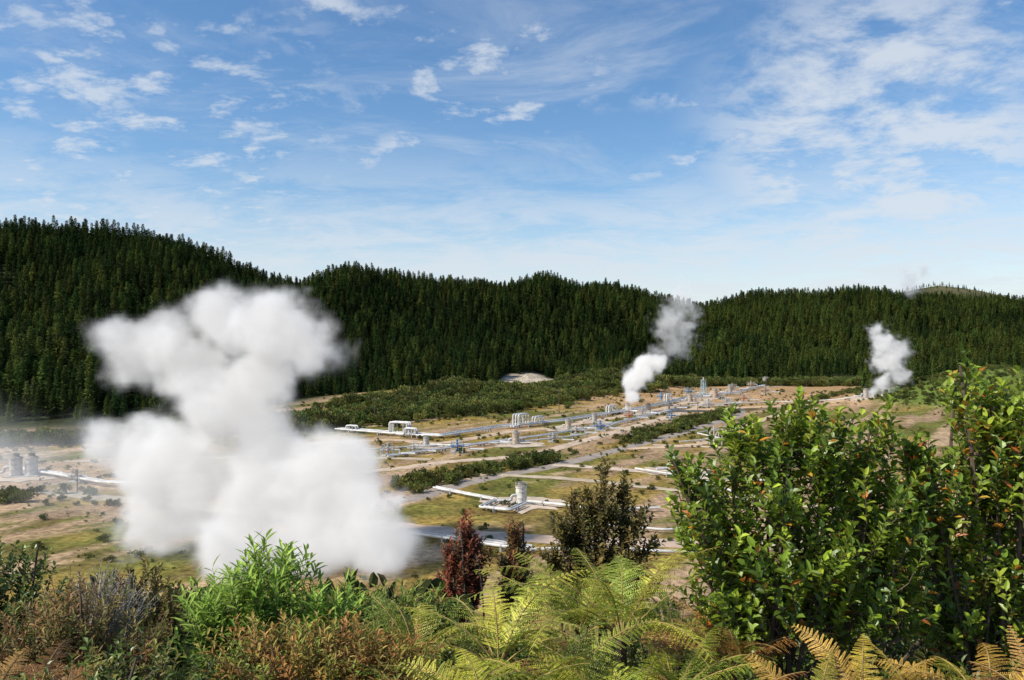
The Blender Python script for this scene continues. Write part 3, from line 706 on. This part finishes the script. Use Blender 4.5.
steam('steam_plume',B2,.11,.28,(42,306,14),(98,354,68),.8,(7.,.14),2.,7.5,.15,4.,vor=.5)
Cp=[pb(864,404,6,367),pb(870,394,10,367),pb(884,386,14,367),pb(896,374,14,367),pb(886,360,17,367),pb(898,350,16,367),pb(884,342,16,367),pb(876,330,11,367)]
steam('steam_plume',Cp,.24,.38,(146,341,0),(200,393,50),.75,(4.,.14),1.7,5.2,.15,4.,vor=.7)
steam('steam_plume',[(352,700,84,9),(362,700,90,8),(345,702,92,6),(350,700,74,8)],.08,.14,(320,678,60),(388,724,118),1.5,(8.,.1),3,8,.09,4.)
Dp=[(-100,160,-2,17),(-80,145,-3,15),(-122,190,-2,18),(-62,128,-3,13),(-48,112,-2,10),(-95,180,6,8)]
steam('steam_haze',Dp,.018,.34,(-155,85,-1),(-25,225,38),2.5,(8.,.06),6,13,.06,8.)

# ---------------------------------------------------------------- sky & sun
AZ=math.radians(-112);EL=math.radians(44)
sd=Vector((math.sin(AZ)*math.cos(EL),math.cos(AZ)*math.cos(EL),math.sin(EL)))
sl=bpy.data.lights.new('sun','SUN');sl.energy=5;sl.angle=math.radians(.5);sl.color=(1,.94,.83)
so=bpy.data.objects.new('sun',sl);so.rotation_euler=sd.to_track_quat('Z','Y').to_euler();so.location=(-50,-30,90);COL.objects.link(so)
w=bpy.data.worlds.new('World');scene.world=w;w.use_nodes=True
N=w.node_tree.nodes;L=w.node_tree.links;N.clear()
wo=N.new('ShaderNodeOutputWorld');bg=N.new('ShaderNodeBackground');bg.inputs[1].default_value=.10
sky=N.new('ShaderNodeTexSky');sky.sky_type='NISHITA';sky.sun_disc=False;sky.sun_elevation=EL;sky.sun_rotation=AZ%(2*math.pi);sky.air_density=1.;sky.dust_density=.3;sky.ozone_density=2.5
hsv=N.new('ShaderNodeHueSaturation');hsv.inputs['Saturation'].default_value=1.18;hsv.inputs['Value'].default_value=1.45;L.new(sky.outputs[0],hsv.inputs['Color'])
tc=N.new('ShaderNodeTexCoord');sx=N.new('ShaderNodeSeparateXYZ');L.new(tc.outputs['Generated'],sx.inputs[0])
def M(op,a,b=None,c=None,clamp=False):
    n=N.new('ShaderNodeMath');n.operation=op;n.use_clamp=clamp
    for i_,q in enumerate([a,b,c]):
        if q is None: continue
        if isinstance(q,(int,float)): n.inputs[i_].default_value=q
        else: L.new(q,n.inputs[i_])
    return n.outputs[0]
zz=M('ADD',M('MAXIMUM',sx.outputs[2],0.),.22)
cxy=N.new('ShaderNodeCombineXYZ');L.new(M('DIVIDE',sx.outputs[0],zz),cxy.inputs[0]);L.new(M('DIVIDE',sx.outputs[1],zz),cxy.inputs[1])
def WN(scale,detail,dist,off=(0,0,0),str_=(1,1,1),rough=.55,rz=0):
    mp=N.new('ShaderNodeMapping');mp.inputs['Location'].default_value=off;mp.inputs['Scale'].default_value=str_;mp.inputs['Rotation'].default_value=(0,0,rz);L.new(cxy.outputs[0],mp.inputs[0])
    n=N.new('ShaderNodeTexNoise');n.inputs['Scale'].default_value=scale;n.inputs['Detail'].default_value=detail;n.inputs['Distortion'].default_value=dist;n.inputs['Roughness'].default_value=rough
    L.new(mp.outputs[0],n.inputs[0]);return n.outputs[0]
def MR(v,a,b,c=0.,d=1.):
    n=N.new('ShaderNodeMapRange');n.interpolation_type='SMOOTHSTEP';L.new(v,n.inputs['Value'])
    n.inputs['From Min'].default_value=a;n.inputs['From Max'].default_value=b;n.inputs['To Min'].default_value=c;n.inputs['To Max'].default_value=d;return n.outputs[0]
def blob(dx,dy,dz,r0,r1):
    d=N.new('ShaderNodeVectorMath');d.operation='DISTANCE';L.new(tc.outputs['Generated'],d.inputs[0])
    v=Vector((dx,dy,dz)).normalized();d.inputs[1].default_value=v
    return MR(d.outputs['Value'],r0,r1)
puff=M('MULTIPLY',MR(WN(7.,7,.2,(3,1,0),rough=.62),.50,.67,0,.85),MR(WN(1.7,3,.2,(7,2,0)),.47,.62))
leftm=blob(-.48,1,.20,.34,.12)
puff2=M('MULTIPLY',MR(WN(7.,8,.2,(13,4,0),(1,1.3,1),.64),.49,.68,0,.85),leftm)
cirr=MR(WN(1.5,10,.7,(2,5,0),(.8,1.8,1),.68,.5),.46,.80,0,.8)
bigc=M('MULTIPLY',MR(WN(4.0,10,.2,(1,9,0),(1,1.1,1),.64),.38,.60),blob(.46,1,.25,.25,.09))
lowm=MR(sx.outputs[2],.28,.08)
veil=M('MULTIPLY',MR(WN(2.0,10,.4,(5,0,0),(1,1.6,1),.7,.3),.37,.60),lowm)
hor=MR(sx.outputs[2],.20,.0,0,.80)
tot=M('MAXIMUM',M('MAXIMUM',M('MAXIMUM',puff,puff2),M('MULTIPLY',cirr,.75)),M('MAXIMUM',bigc,M('MULTIPLY',veil,.85)))
tot=M('MULTIPLY',tot,.80);
tot=M('SUBTRACT',1.,M('MULTIPLY',M('SUBTRACT',1.,tot),M('SUBTRACT',1.,M('MULTIPLY',hor,.85))))
mx=N.new('ShaderNodeMix');mx.data_type='RGBA';mx.clamp_factor=True
L.new(tot,mx.inputs[0]);L.new(hsv.outputs[0],mx.inputs[6]);mx.inputs[7].default_value=(7.3,7.8,8.4,1)
L.new(mx.outputs[2],bg.inputs[0]);L.new(bg.outputs[0],wo.inputs[0])

cam=bpy.data.cameras.new('camera');cam.lens=28;cam.sensor_width=36;cam.clip_end=9000;cam.clip_start=.1
co=bpy.data.objects.new('camera',cam);co.location=(0,0,30);co.rotation_euler=(math.radians(90),0,0);COL.objects.link(co);scene.camera=co
scene.view_settings.view_transform='Standard';scene.view_settings.look='None';scene.view_settings.exposure=0
